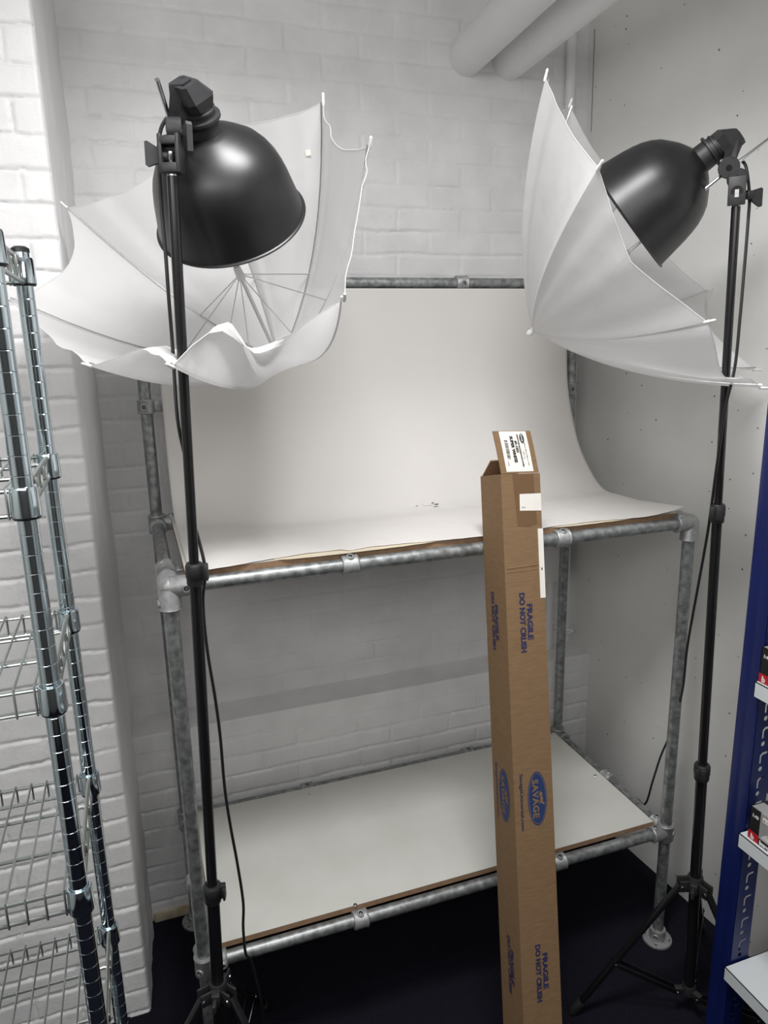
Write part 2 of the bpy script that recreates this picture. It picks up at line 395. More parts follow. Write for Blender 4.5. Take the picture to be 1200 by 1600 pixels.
def cross(c, dirs, screws, h=.028):
    mb = MB(); sleeve(mb, V(c), Z_, -h, h, CR+.001)
    for d in dirs: sleeve(mb, c, d, .010, .055)
    o = mb.build('tee_fitting', 'cast', tab, 50)
    for (d, off) in screws: setscrew(o, V(c) + V(off), d)
cross((0, 0, HL_), (X_, Y_), [((-.6, -.8, 0), (0, 0, -.006)), ((0, -1, 0), (.042, 0, 0))])
cross((W_, 0, HL_), (-X_, Y_), [((.6, -.8, 0), (0, 0, 0)), ((0, 0, 1), (-.042, 0, 0)), ((0, 0, 1), (0, .042, 0))])
cross((0, D_, HL_), (X_, -Y_), [((-.7, -.7, 0), (0, 0, 0))])
cross((W_, D_, HL_), (-X_, -Y_), [((-.7, -.7, 0), (0, 0, 0)), ((0, 0, 1), (0, -.042, 0))])
cross((0, D_, H_), (X_, -Y_), [((-.7, -.7, 0), (0, 0, 0)), ((0, 0, 1), (.042, 0, 0))])
cross((W_, D_, H_), (-X_, -Y_), [((-.7, -.7, 0), (0, 0, 0))])
def clip(c, along, tab_dir, scr):
    """ring round a rail with a flat lug under the board"""
    mb = MB(); sleeve(mb, V(c), along, -.020, .020, CR)
    c2 = V(c) + V(tab_dir)*.034; s = V(along).cross(V(tab_dir))
    mb.box(c2 - s*0, (.034, .030, .008), (V(along), V(tab_dir), V(along).cross(V(tab_dir))), bevel=.002)
    o = mb.build('clip_fitting', 'cast', tab, 50); setscrew(o, c, scr)
for x in (.417, 1.003): clip((x, 0, H_), X_, Y_, (0, -.35, .93)); clip((x, D_, H_), X_, -Y_, (0, -.3, .95))
for x in (.413, 1.034): clip((x, 0, HL_), X_, Y_, (0, -.3, .95)); clip((x, D_, HL_), X_, -Y_, (0, -.3, .95))
clip((1.0, D_, HB_), X_, -Z_, (0, -1, -.05)); clip((.41, D_, HB_), X_, -Z_, (0, -1, -.05))
clip((0, .13, H_), Y_, X_, (-.4, 0, .9)); clip((W_, .30, HL_), Y_, -X_, (.2, 0, 1)); clip((0, .30, HL_), Y_, X_, (.2, 0, 1)); clip((W_, .13, H_), Y_, -X_, (.2, 0, 1))
clip((0, D_, 1.766), Z_, X_, (-.25, -1, 0)); clip((W_, D_, 1.758), Z_, -X_, (-.3, -1, 0))
for (x, y) in ((0, 0), (W_, 0), (0, D_-.004), (W_, D_-.004)):
    mb = MB(); mb.lathe((x, y, 0), Z_, [(0, 0), (0, .046), (.005, .047), (.008, .045), (.010, .026), (.030, .0245), (.040, .0255), (.044, .024), (.044, PR), (.030, PR)], 32)
    fo = mb.build('floor_flange', 'cast', tab, 50); setscrew(fo, (x, y, .026), (-.8, -.6, 0))
    for k in range(4):
        t = PI/4 + k*PI/2; mb = MB(); mb.lathe((x+.036*math.cos(t), y+.036*math.sin(t), .0078), Z_, [(0, .0042), (.0012, .0042), (.0012, 0)], 12); mb.build('bolt_hole', 'screw', fo)
def board(zt, x0, x1, y0, y1, th, screws):
    mb = MB(); mb.box(((x0+x1)/2, (y0+y1)/2, zt-th/2), (x1-x0, y1-y0, th)); o = mb.build('shelf_board', 'mdf', tab, 0)
    mb = MB(); mb.box(((x0+x1)/2, (y0+y1)/2, zt+.0003), (x1-x0, y1-y0, .0012)); mb.build('white_face', 'board', o, 0)
    for (x, y) in screws:
        mb = MB(); mb.lathe((x, y, zt+.0008), Z_, [(0, .006), (.001, .005), (.0008, .0025), (0, 0)], 12); mb.build('screw', 'steel', o)
board(.4375, .030, 1.392, .0195, .588, .0155, [at(u, v, 2, .4375).to_2d() for u, v in ((555, 1414), (482, 1242), (930, 1212))] + [(1.03, .022)])
board(1.4445, .038, 1.388, .012, .57, .017, [])

# ------------------------------------------------------------------ paper sweep
PR_ = [(.600, 2.093), (.598, 1.99), (.594, 1.88), (.582, 1.775), (.548, 1.670), (.494, 1.566), (.414, 1.484), (.345, 1.4485), (.26, 1.447), (.17, 1.4475), (.08, 1.4475), (0, 1.4475)]
PL_ = [(.600, 2.093), (.600, 1.99), (.600, 1.88), (.598, 1.775), (.594, 1.67), (.583, 1.57), (.545, 1.490), (.46, 1.4490), (.34, 1.447), (.22, 1.4475), (.10, 1.4475), (0, 1.4475)]
sr = spline([(0, y, z) for y, z in PR_], 10); sl = spline([(0, y, z) for y, z in PL_], 10)
FE = [(.045, -.014), (.12, -.004), (.22, .016), (.33, .030), (.405, .026), (.425, .010), (.47, .022), (.58, .014), (.66, .006), (.78, -.004), (.93, .004), (1.0, .013), (1.12, .014), (1.2, .004), (1.3, -.010), (1.39, -.016)]
def fe(x):
    for (a, ya), (b, yb) in zip(FE[:-1], FE[1:]):
        if a <= x <= b: return ya + (yb-ya)*(x-a)/(b-a)
    return FE[-1][1]
nx = 150; n = len(sr); vs = []; fs = []
for j in range(nx+1):
    x = .045 + 1.345*j/nx; w = min(1, max(0, (x-.05)/.35)); w = w*w*(3-2*w)
    for i in range(n):
        p = sl[i].lerp(sr[i], w); t = i/(n-1)
        y, z = p.y, p.z
        flat = max(0, min(1, (t-.60)/.12))
        y = y + (fe(x) + .0025*noise.noise(V((x*40, 2, 0))))*max(0, min(1, (t-.72)/.28))
        lift = .0012*max(0, noise.noise(V((x*7, y*9, 3))))*flat + .0014*max(0, noise.noise(V((x*25, y*25, 8))))*flat
        crease = math.exp(-((t-.64)/.03)**2)*.0035*noise.noise(V((x*16, 0, 5)))
        z += lift + crease + .0006*flat
        if t > .8 and x > 1.22: z += .022*((x-1.22)/.17)**2*((t-.8)/.2)
        
        y -= .003*noise.noise(V((x*2.5, z*3, 1)))*(1-flat)
        vs.append((x, y, z))
for j in range(nx):
    for i in range(n-1): a = j*n+i; fs.append((a, a+1, a+n+1, a+n))
me = bpy.data.meshes.new('backdrop_paper'); me.from_pydata(vs, [], fs)
paper = thing('backdrop_paper', 'wide white paper backdrop curving from the back rail down over the table top', 'backdrop paper', (.72, .30, 1.4475))
po = link('sheet', me, 'paper', paper, 60)
sm = po.modifiers.new('thickness', 'SOLIDIFY'); sm.thickness = .0006; sm.offset = 0
for (xa, xb) in ((.24, .66), (.98, 1.24)):
    mb = MB(); top_ = []; K_ = 24
    for k in range(K_+1):
        x = xa + (xb-xa)*k/K_; e = .013 - .004*abs(noise.noise(V((x*18, 3, 1)))) - .012*(abs(k/K_-.5)*2)**4
        top_.append((x, e))
    mb.prism([(x, .012-e) for x, e in top_] + [(xb, .10), (xa, .10)], (0, 0, 1.4456), X_, Y_, Z_, .0008); mb.build('torn_underlayer', 'paper_core', paper, 0)
# torn patch near the crease and dark scuffs
for k, (u, v, s) in enumerate(((655, 783, .022), (668, 788, .016), (644, 790, .018), (681, 789, .010))):
    c = at(u, v, 2, 1.456); mb = MB()
    pts = [c + V((s*math.cos(a)*random.uniform(.7, 1.2), s*.5*math.sin(a)*random.uniform(.6, 1.1), 0)) for a in [2*PI*i/7 for i in range(7)]]
    mb.prism([(q.x-c.x, q.y-c.y) for q in pts], c, X_, (Y_*.85+Z_*.5).normalized(), (Z_*.85-Y_*.5).normalized(), .0006); mb.build('torn_flap', 'paper', paper, 0)
for (u, v, s) in ((676, 786, .006), (682, 788, .008), (668, 781, .004), (651, 791, .004), (660, 779, .003)):
    c = at(u, v, 2, 1.458); mb = MB(); mb.prism([(-s, 0), (-s*.2, -s*.3), (s, .0), (s*.3, s*.35)], c, X_, (Y_*.85+Z_*.5).normalized(), (Z_*.85-Y_*.5).normalized(), .0008); mb.build('scuff_mark', 'tear', paper, 0)

# ------------------------------------------------------------------ long carton
P1 = at(782.5, 741, 1, -.085); P2 = at(843.5, 739, 1, -.085); s_ = (P2-P1).length
best = None
for k in range(140):
    B1 = atd(818, 1600, 1.6+.005*k); B2 = at(877, 1600, 1, B1.y)
    if B2.x-B1.x >= s_: break
BZ = (P1-B1).normalized(); BX = V((1, 0, -BZ.x/BZ.z)).normalized(); BX = (BX - BZ*BX.dot(BZ)).normalized(); BY = BZ.cross(BX)
foot = P1 + BZ*(-P1.z/BZ.z); BH = (P1-foot).length
# raise the footprint so that its lowest corner touches the carpet
low = min((foot + BX*(s_*i) + BY*(s_*j)).z for i in (0, 1) for j in (0, 1)); trim = max(0, -low)/BZ.z
foot = foot + BZ*trim; BH -= trim
def bp(x, y, z): return foot + BX*x + BY*y + BZ*z
box = thing('long_carton', 'tall narrow brown cardboard carton with blue print leaning on the table front', 'cardboard box', (foot.x, foot.y, 0))
mb = MB(); T = .004; hh = BH
def wallpanel(mb, x0, x1, y0, y1, z0, z1): 
    mb.box(bp((x0+x1)/2, (y0+y1)/2, (z0+z1)/2), (x1-x0, y1-y0, z1-z0), (BX, BY, BZ))
wallpanel(mb, 0, s_, 0, T, 0, hh); wallpanel(mb, 0, s_, s_-T, s_, 0, hh); wallpanel(mb, 0, T, T, s_-T, 0, hh); wallpanel(mb, s_-T, s_, T, s_-T, 0, hh); wallpanel(mb, T, s_-T, T, s_-T, 0, T)
cb_ = mb.build('carton_body', 'card', box, 0)
# crush creases across the front
def fx(u, v): 
    q = on_plane(u, v, foot, BY); q = q - foot; return q.dot(BX), q.dot(BZ)
def lx(u, v):
    q = on_plane(u, v, foot, BX); q = q - foot; return q.dot(BY), q.dot(BZ)
for (ua, va, ub, vb, rr) in ((792, 889, 841, 882, .0016), (792, 895, 841, 889, .0012), (795, 1012, 853, 1007, .0008), (797, 1062, 856, 1056, .0006)):
    a, b_ = fx(ua, va), fx(ub, vb); mb = MB(); mb.tube(bp(a[0], .0002, a[1]), bp(b_[0], .0002, b_[1]), rr, 8); mb.build('crease', 'card', box)
# top flaps: front flap (with label) stands up, rear flap bends forward
fa = fx(784, 738); FLW = s_-.004; FLH = .105
fz = BZ; fdir = (Z_*.93 + Y_*.36 + X_*-.03).normalized()
fo_ = bp(.002, .001, hh+.001)
nrm = BX.cross(fdir)
fx2 = BX
k1, k2 = .062, FLH
mb = MB(); fd2 = (fdir + Y_*.03 - X_*.02).normalized()
q0, q1 = fo_, fo_ + fdir*k1; q2 = q1 + fd2*(k2-k1)
for (a, b_, dd) in ((q0, q1, fdir), (q1, q2, fd2)):
    n_ = BX.cross(dd).normalized()
    mb.hull([a, a+BX*FLW, b_, b_+BX*FLW, a+n_*-.003*-1*0+Y_*.003, a+BX*FLW+Y_*.003, b_+Y_*.003, b_+BX*FLW+Y_*.003])
flap = mb.build('front_flap', 'card', box, 0)
mb = MB(); rd = (BZ*.60 - BY*.80).normalized(); ro = bp(.003, s_-.002, hh); mb.box(ro + BX*(s_/2-.003) + rd*.03, (s_-.008, .06, .003), (BX, rd, BX.cross(rd))); mb.build('rear_flap', 'card_in', box, 0)
mb = MB(); sd = (BZ*.25 + BX*.97).normalized(); mb.box(bp(.002, s_*.55, hh-.002) + sd*.02 - BZ*.012, (.04, s_*.7, .003), (sd, BY, sd.cross(BY))); mb.build('side_flap', 'card_in', box, 0)
# label on the flap (two panels following its bend)
def fl(xx, tt, e=.0006):
    base = q0 + fdir*tt if tt <= k1 else q1 + fd2*(tt-k1)
    n_ = (fdir if tt <= k1 else fd2).cross(BX).normalized(); n_ = n_ if n_.y < 0 else -n_
    return base + BX*xx + n_*e
mb = MB(); lx0, lx1 = .015, FLW-.014
for (t0, t1) in ((.004, k1), (k1, FLH-.001)): mb.quad([fl(lx0, t0), fl(lx1, t0), fl(lx1, t1), fl(lx0, t1)])
lab = mb.build('address_label', 'label', flap, 0)
def fltext(txt, size, xx, t_top, thick=0.0, spacing=1.0):
    o = fl(xx, t_top, .0014); me = text_mesh(txt, size, o, -fd2, BX, thick, spacing); return link('printed_text', me, 'ink_black', lab, 0)
fltext('SUPER WHITE', .0105, .041, .092, .0006); fltext('#1-1253', .0085, .052, .080, .0004); fltext('WIDETONE BACKGROUND PAPER', .0052, .0605, .097, .0002)
fltext('53 in x 36 ft (1.35m x 11m)', .0050, .076, .075); fltext('1.35 x 11m', .0046, .069, .055); fltext('6 1234', .004, .0225, .03)
mb = MB(); t = .082
while t > .036:
    w = random.choice((.0007, .0012, .0018)); 
    mb.quad([fl(.024, t-w, .001), fl(.033, t-w, .001), fl(.033, t, .001), fl(.024, t, .001)]); t -= w + random.choice((.0008, .0013))
mb.build('barcode', 'ink_black', lab, 0)
mb = MB(); c = (.0735, .086); mb.bm.faces.new([mb.bm.verts.new(fl(c[0]+.0062*math.cos(a), c[1]+.0125*math.sin(a), .0010)) for a in [2*PI*i/28 for i in range(28)]]); lg = mb.build('oval_emblem', 'ink_black', lab, 0)
link('emblem_text', text_mesh('SAVAGE', .0050, fl(.0712, .0965, .0016), -fd2, BX, .0001), 'white_ink', lg, 0)
# tape and paper labels on the carton
def frontpatch(name, px, m, e=.0006):
    mb = MB(); mb.bm.faces.new([mb.bm.verts.new(bp(*(lambda a: (min(a[0], s_), -e, min(a[1], BH-.001)))(fx(u, v)))) for u, v in px]); return mb.build(name, m, box, 0)
frontpatch('parcel_tape', [(800, 740), (833, 739), (839, 818), (826, 823), (809, 822)], 'tape')
wl_ = frontpatch('paper_label', [(811.5, 772), (846, 770.5), (847.5, 797.5), (812, 798)], 'label', .0010)
mb = MB(); a = fx(846, 771)[1]; b2 = fx(847, 797)[1]; mb.quad([bp(s_+.0008, -.001, b2), bp(s_+.0008, .04, b2), bp(s_+.0008, .04, a), bp(s_+.0008, -.001, a)]); mb.build('label_wrap', 'label', wl_, 0)
a = fx(815, 794); link('printed_text', text_mesh('53 in', .005, bp(a[0], -.0013, a[1]), BX, BZ), 'ink_black', wl_, 0)
# long white strip folded round the right edge
a0, a1 = fx(840, 826)[1], fx(847, 934)[1]
mb = MB(); mb.box(bp(s_-.0055, -.0008, (a0+a1)/2), (.014, .0014, a0-a1), (BX, BY, BZ)); st = mb.build('edge_label', 'label', box, 0)
mb = MB(); mb.box(bp(s_+.0012, .006, (a0+a1)/2), (.0014, .012, a0-a1), (BX, BY, BZ)); mb.build('label_wrap', 'label', st, 0)
mb = MB(); mb.box(bp(s_-.006, -.0017, a1+(a0-a1)*.42), (.003, .0003, .006), (BX, BY, BZ)); mb.build('printed_mark', 'ink_black', st, 0)
# blue print
def fronttext(txt, ua, va, ub, vb, size_h, m, thick):
    a, b_ = fx(ua, va), fx(ub, vb); L = a[1]-b_[1]
    me = text_mesh(txt, 1.0, (0, 0, 0), X_, Y_, thick); w = max(v.co.x for v in me.vertices)-min(v.co.x for v in me.vertices); x0 = min(v.co.x for v in me.vertices)
    h = max(v.co.y for v in me.vertices)
    sx, sy = L/w, size_h/h
    me.transform(Matrix.Diagonal((sx, sy, .3, 1)) @ Matrix.Translation((-x0, 0, 0)))
    xm = (a[0]+b_[0])/2
    me.transform(Matrix.Translation(bp(xm, -.0009, a[1])) @ Matrix((-BZ, BX, -BY)).transposed().to_4x4()); return link('printed_text', me, m, box, 0)
def lefttext(txt, ua, va, ub, vb, size_h, m, thick):
    a, b_ = lx(ua, va), lx(ub, vb); L = a[1]-b_[1]
    me = text_mesh(txt, 1.0, (0, 0, 0), X_, Y_, thick); w = max(v.co.x for v in me.vertices)-min(v.co.x for v in me.vertices); x0 = min(v.co.x for v in me.vertices)
    h = max(v.co.y for v in me.vertices)
    me.transform(Matrix.Diagonal((L/w, size_h/h, .3, 1)) @ Matrix.Translation((-x0, 0, 0)))
    ym = (a[0]+b_[0])/2
    me.transform(Matrix.Translation(bp(-.0009, ym, a[1])) @ Matrix((-BZ, -BY, -BX)).transposed().to_4x4()); return link('printed_text', me, m, box, 0)
fronttext('DO NOT CRUSH', 809, 927, 817, 1019.5, .0145, 'ink_blue', .040)
fronttext('FRAGILE', 821, 944, 827.5, 999.5, .0145, 'ink_blue', .040)
fronttext('DO NOT CRUSH', 835, 1477, 841, 1566, .0135, 'ink_blue', .040)
fronttext('FRAGILE', 846, 1490, 851, 1545, .0135, 'ink_blue', .040)
fronttext('SavageUniversal.com', 810, 1210, 816.5, 1298, .0088, 'ink_blue', .012)
lefttext('DO NOT CRUSH', 766.5, 924, 772.5, 1014, .0145, 'ink_blue', .040)
lefttext('FRAGILE', 772.5, 944, 777, 1000, .0145, 'ink_blue', .040)
lefttext('DO NOT CRUSH', 793, 1460, 796.5, 1548, .0135, 'ink_blue', .040)
lefttext('FRAGILE', 798, 1482, 800.5, 1537, .0135, 'ink_blue', .040)
lefttext('SavageUniversal.com', 774.5, 1190, 778, 1275, .0088, 'ink_blue', .012)
def logo(center, A, B, O, N):
    """blue oval with a pale ring, a leaping animal shape and lettering; A reading direction, B letter-up direction"""
    a_, b_ = center
    hl, hw = .0655, .0265
    def P(x, y, e): return O + A*x + B*y + N*e
    mb = MB()
    mb.bm.faces.new([mb.bm.verts.new(P(hl*math.cos(t), hw*math.sin(t), .0005)) for t in [2*PI*i/48 for i in range(48)]]); e = mb.build('oval_logo', 'logo_blue', box, 0)
    mb = MB(); N_ = 48
    ri = [mb.bm.verts.new(P((hl-.0045)*math.cos(2*PI*i/N_), (hw-.0035)*math.sin(2*PI*i/N_), .0008)) for i in range(N_)]
    ro = [mb.bm.verts.new(P((hl-.0032)*math.cos(2*PI*i/N_), (hw-.0022)*math.sin(2*PI*i/N_), .0008)) for i in range(N_)]
    for i in range(N_): mb.bm.faces.new((ri[i], ri[(i+1) % N_], ro[(i+1) % N_], ro[i]))
    mb.build('ring_line', 'card', e, 0)
    me = text_mesh('SAVAGE', 1.0, (0, 0, 0), X_, Y_, .03, 1.05); w = max(v.co.x for v in me.vertices); h = max(v.co.y for v in me.vertices)
    me.transform(Matrix.Diagonal((.094/w, .0165/h, .2, 1)))
    me.transform(Matrix.Translation(P(-.047, -.0125, .0009)) @ Matrix((A, B, N)).transposed().to_4x4()); link('logo_text', me, 'card', e, 0)
    an = [(-.018, .004), (-.012, .010), (-.004, .009), (.002, .012), (.008, .010), (.014, .016), (.018, .013), (.013, .008), (.012, .003), (.015, -.001), (.009, .002), (.003, .004), (-.006, .003), (-.011, -.001), (-.013, .004)]
    mb = MB(); mb.prism([(x, y+.004) for x, y in an], P(0, 0, .0008), A, B, N, .0002); mb.build('animal_emblem', 'card', e, 0)
c = fx(839.5, 1247.5); logo(c, -BZ, BX, bp(c[0], 0, c[1]), -BY)
c = lx(788.5, 1242.5); logo(c, -BZ, -BY, bp(0, c[0], c[1]), -BX)

# ------------------------------------------------------------------ light stands
def light_stand(base, crown_z, top, joints, angles, label, reach, knob_dirs, leg_r=.0085):
    """joints: heights of the two clamp collars"""
    base, top = V(base), V(top); ax = (top-base).normalized()
    def pz(z): return base + ax*((z-base.z)/ax.z)
    t = thing('light_stand', label, 'light stand', (base.x, base.y, 0), 'black tripod light stands')
    R3, R2, R1 = .0148, .0118, .0096
    mb = MB(); mb.tube(base, pz(joints[0]), R3, 20, bevel=.002); mb.build('lower_tube', 'tube', t)
    mb = MB(); mb.tube(pz(joints[0]-.02), pz(joints[1]), R2, 20, bevel=.002); mb.build('middle_tube', 'tube', t)
    mb = MB(); mb.tube(pz(joints[1]-.02), top, R1, 20, bevel=.002); mb.build('upper_tube', 'tube', t)
    mb = MB(); mb.lathe(top, ax, [(-.004, .0085), (.0, .0088), (.004, .0085), (.006, .0065), (.022, .0065), (.024, .008), (.036, .008), (.038, .006), (.038, 0)], 20); mb.build('spigot', 'steel', t)
    for (z, ro, kd) in ((joints[0], R3, knob_dirs[0]), (joints[1], R2, knob_dirs[1])):
        mb = MB(); mb.lathe(pz(z-.036), ax, [(0, ro), (0, ro+.0035), (.004, ro+.0045), (.016, ro+.0045), (.018, ro+.006), (.040, ro+.006), (.044, ro+.0045), (.046, ro+.003), (.046, ro-.004)], 24)
        kd = V(kd).normalized(); side = kd.cross(Z_).normalized()
        mb.box(pz(z-.010)+kd*(ro+.008), (.014, .014, .034), (kd, side, Z_), bevel=.002)
        co = mb.build('collar', 'plastic', t)
        mb = MB(); c = pz(z-.008)+kd*(ro+.012)+side*.008; mb.box(c+side*.006, (.006, .012, .030), (kd, side, Z_), bevel=.0025); mb.build('clamp_knob', 'plastic', co)
    cz = pz(crown_z); hub = pz(base.z+.012)
    mb = MB(); mb.lathe(pz(crown_z-.030), ax, [(0, R3), (0, R3+.005), (.040, R3+.006), (.044, R3+.004), (.044, R3)], 24)
    for a in angles:
        d = V((math.cos(a), math.sin(a), 0)); s = d.cross(Z_)
        for q in (-.011, .011): mb.box(cz + d*.030 - Z_*.012 + s*q, (.034, .006, .034), (d, s, Z_), bevel=.002)
    d = V((math.cos(angles[0]+PI/3), math.sin(angles[0]+PI/3), 0)); s = d.cross(Z_)
    mb.box(cz + d*.028 - Z_*.006, (.026, .02, .03), (d, s, Z_), bevel=.003)
    cr = mb.build('crown', 'plastic', t)
    mb = MB(); mb.box(cz + d*.052 - Z_*.006, (.024, .009, .022), (d, s, Z_), bevel=.003); mb.build('locking_knob', 'plastic', cr)
    mb = MB(); mb.lathe(hub - ax*.018, ax, [(0, 0), (0, R3+.004), (.022, R3+.005), (.030, R3+.002), (.030, R3-.002)], 20)
    for a in angles:
        d = V((math.cos(a), math.sin(a), 0)); mb.box(hub + d*.026 - Z_*.006, (.03, .016, .02), (d, d.cross(Z_), Z_), bevel=.002)
    mb.build('hub', 'plastic', t)
    for a in angles:
        d = V((math.cos(a), math.sin(a), 0)); s = d.cross(Z_)
        k0 = cz + d*.040 - Z_*.014; ft = V((base.x, base.y, 0)) + d*reach + Z_*.011
        ld = (ft-k0).normalized(); ln = s.cross(ld)
        mb = MB(); mb.box((k0+ft)/2, ((ft-k0).length, .017, .0135), (ld, s, ln), bevel=.003); leg = mb.build('leg', 'tube', t)
        mb = MB(); mb.box(ft - ld*.018, (.052, .021, .0175), (ld, s, ln), bevel=.004); mb.build('rubber_foot', 'plastic', leg)
        mid = k0.lerp(ft, .60); h0 = hub + d*.036 - Z_*.006
        for q in (-.0115, .0115):
            sd = (mid-h0).normalized(); mb = MB(); mb.box((mid+h0)/2 + s*q, ((mid-h0).length+.012, .003, .013), (sd, s, s.cross(sd)), bevel=.001); st = mb.build('strut', 'tube', t)
            for c in (mid, h0):
                mb = MB(); mb.lathe(c + s*q*1.1, s*(1 if q > 0 else -1), [(0, .0045), (.002, .004), (.003, .002), (.003, 0)], 10); mb.build('rivet', 'steel', st)
        mb = MB()
        mb.lathe(k0 + s*.014 - d*.0, s, [(0, .005), (.002, .0045), (.003, 0)], 10); mb.lathe(k0 - s*.014, -s, [(0, .005), (.002, .0045), (.003, 0)], 10); mb.build('rivet', 'steel', leg)
    return t, pz
R_ = math.radians
TL_ = atd(269, 274, 1.225)
standL, pzL = light_stand((.0125, -.100, .075), .455, TL_, (at(333, 1383, 1, -.115).z+.012, at(302, 890, 1, -.155).z+.012), (R_(195), R_(310), R_(62)),
    'black tripod light stand in front of the table, near the wire rack', .33, ((1, -.2, 0), (1, -.2, 0)))
bR = at(1076, 1548, 2, .075)
TR_ = at(1150, 322, 1, bR.y+.012)
standR, pzR = light_stand(bR, .455, TR_, (at(1100, 1206, 1, bR.y).z+.012, at(1127, 802, 1, bR.y).z+.012), (R_(161), R_(281), R_(41)),
    'black tripod light stand by the grey concrete wall, next to the blue shelving', .335, ((-.6, -.8, 0), (-.6, -.8, 0)))

# ------------------------------------------------------------------ studio lamps
BELL = [(0, .236), (.03, .32), (.08, .44), (.14, .545), (.21, .66), (.30, .75), (.40, .82), (.50, .865), (.62, .905), (.74, .935), (.86, .965), (.96, .99)]
def lamp(N, a, R, L, side, J1, J2, top, stand_ax, label, blk_dir, knob, wing, T0):
    a = V(a).normalized(); N = V(N)
    t = thing('studio_lamp', label, 'lamp', T0, 'black reflector lamps on the light stands')
    prof = [(0, .030)] + [(z*L, r*R) for z, r in BELL]
    po = prof + [(L*.985, R*1.0), (L*.99, R*1.025), (L*1.0, R*1.032), (L*1.012, R*1.025), (L*1.012, R*1.0)]
    mb = MB(); mb.lathe(N, a, po, 72); refl = mb.build('reflector', 'lamp', t, 50)
    mb = MB(); mb.lathe(N, a, [(z+.0015 if i == 0 else z, max(.004, r-.0018)) for i, (z, r) in enumerate(prof)] + [(L*1.010, R*.998)], 72); mb.build('reflector_lining', 'silver', refl, 50)
    mb = MB(); mb.lathe(N, a, [(.012, .0135), (.045, .015), (.07, .027), (.10, .031), (.125, .024), (.137, .01), (.139, 0)], 24); mb.build('bulb', 'bulb', t)
    mb = MB(); mb.lathe(N, a, [(.012, .0), (.012, .033), (.004, .033), (-.002, .0315), (-.020, .0305), (-.022, .0305), (-.023, .037), (-.028, .037), (-.029, .030), (-.035, .029), (-.036, .031), (-.040, .031), (-.041, .028), (-.045, .028), (-.046, .0)], 36); mb.build('neck', 'plastic', t, 30)
    b_ = V(blk_dir); b_ = (b_ - a*b_.dot(a)).normalized(); s = a.cross(b_).normalized()
    # socket block: eight-sided, chamfered end
    def sec(z, w, h, ch, o=0):
        c = N + a*z + b_*o
        return [c + s*x + b_*y for x, y in ((-w, -h+ch), (-w+ch, -h), (w-ch, -h), (w, -h+ch), (w, h-ch), (w-ch, h), (-w+ch, h), (-w, h-ch))]
    mb = MB(); mb.hull(sec(-.044, .027, .027, .012) + sec(-.062, .031, .029, .008, .003)); mb.hull(sec(-.062, .031, .029, .008, .003) + sec(-.089, .021, .018, .005, .012))
    sk = mb.build('socket', 'plastic', t, 30)
    mb = MB(); c0 = N - a*.0895; mb.box(c0 + b_*.012, (.022, .020, .003), (s, b_, a), bevel=.001); mb.build('switch_plate', 'tube', sk)
    J1, J2, top = V(J1), V(J2), V(top); side = V(side).normalized()
    # arm from the block down to the tilt joint
    mb = MB(); e = N - a*.078 + b_*.006
    mb.hull([e + a*x + side*w + b_*q for x in (-.014, .020) for w in (-.010, .010) for q in (0, .020)] + [J1 + side*w + dd*.014 for w in (-.010, .010) for dd in (a, -a, Z_)])
    mb.tube(J1 - side*.013, J1 + side*.013, .0225, 28, bevel=.002)
    arm = mb.build('arm', 'plastic', t, 35)
    mb = MB(); mb.tube(J1 - side*.0145, J1 + side*.0145, .0065, 8); mb.build('pivot_bolt', 'tube', arm, 30)
    mb = MB(); mb.tube(J2 - side*.014, J2 + side*.014, .0215, 28, bevel=.002)
    up = stand_ax; fw = side.cross(up).normalized()
    c = (J2 + top)*.5; hgt = (J2-top).length
    for q in (-.0145, .0145): mb.box(top + up*(.026) + side*q, (.036, .007, .060), (fw, side, up), bevel=.002)
    mb.box(top + up*.046, (.036, .034, .014), (fw, side, up), bevel=.003)
    mb.box(top + up*.004, (.036, .034, .016), (fw, side, up), bevel=.003)
    mb.hull([top + up*.046 + fw*x + side*w for x in (-.017, .017) for w in (-.013, .013)] + [J2 + fw*x + side*w for x in (-.018, .018) for w in (-.013, .013)])
    br = mb.build('bracket', 'plastic', t, 35)
    mb = MB(); mb.tube(J2 - side*.0155, J2 + side*.0155, .0075, 8); mb.build('pivot_bolt', 'tube', br, 30)
    if abs(side.dot(V((1, 0, 0)))) < .9 and N.x > .8:
        for q in (-1, 1):
            o_ = top + up*.024 + side*(.0182*q)
            mb = MB(); mb.lathe(o_, side*q, [(0, 0), (0, .0125), (.0006, .0125), (.0006, 0)], 24); mb.build('clamp_window', 'screw', br)
            mb = MB(); mb.hull([o_ + side*(.0008*q) + fw*x + up*z + side*(.0006*q*e_) for x in (-.004, .004) for z in (-.011, .011) for e_ in (0, 1)]); mb.build('spigot_face', 'cast', br)
    k = V(knob); kd = (k - (top+up*.022)); kl = kd.length; kd.normalize(); ks = kd.cross(up).normalized()
    mb = MB(); mb.tube(top + up*.022 + kd*.012, k, .006, 12); mb.tube(k - kd*.018, k - kd*.004, .010, 12, bevel=.002)
    mb.hull([k + kd*x + up*z + ks*w for (x, z) in ((-.004, -.010), (-.004, .010), (.018, -.020), (.018, .020), (.022, -.018), (.022, .018)) for w in (-.004, .004)])
    mb.build('clamp_knob', 'plastic', br, 35)
    w_ = V(wing); wd = (w_-J1).normalized(); ws = wd.cross(up).normalized()
    mb = MB(); mb.tube(J1 + wd*.01, w_, .0055, 12)
    mb.hull([w_ + wd*x + up*z + ks*0 + ws*q for (x, z) in ((-.004, -.012), (-.004, .012), (.012, -.024), (.012, .024), (.016, -.02), (.016, .02)) for q in (-.005, .005)])
    mb.build('tilt_knob', 'plastic', arm, 35)
    return t
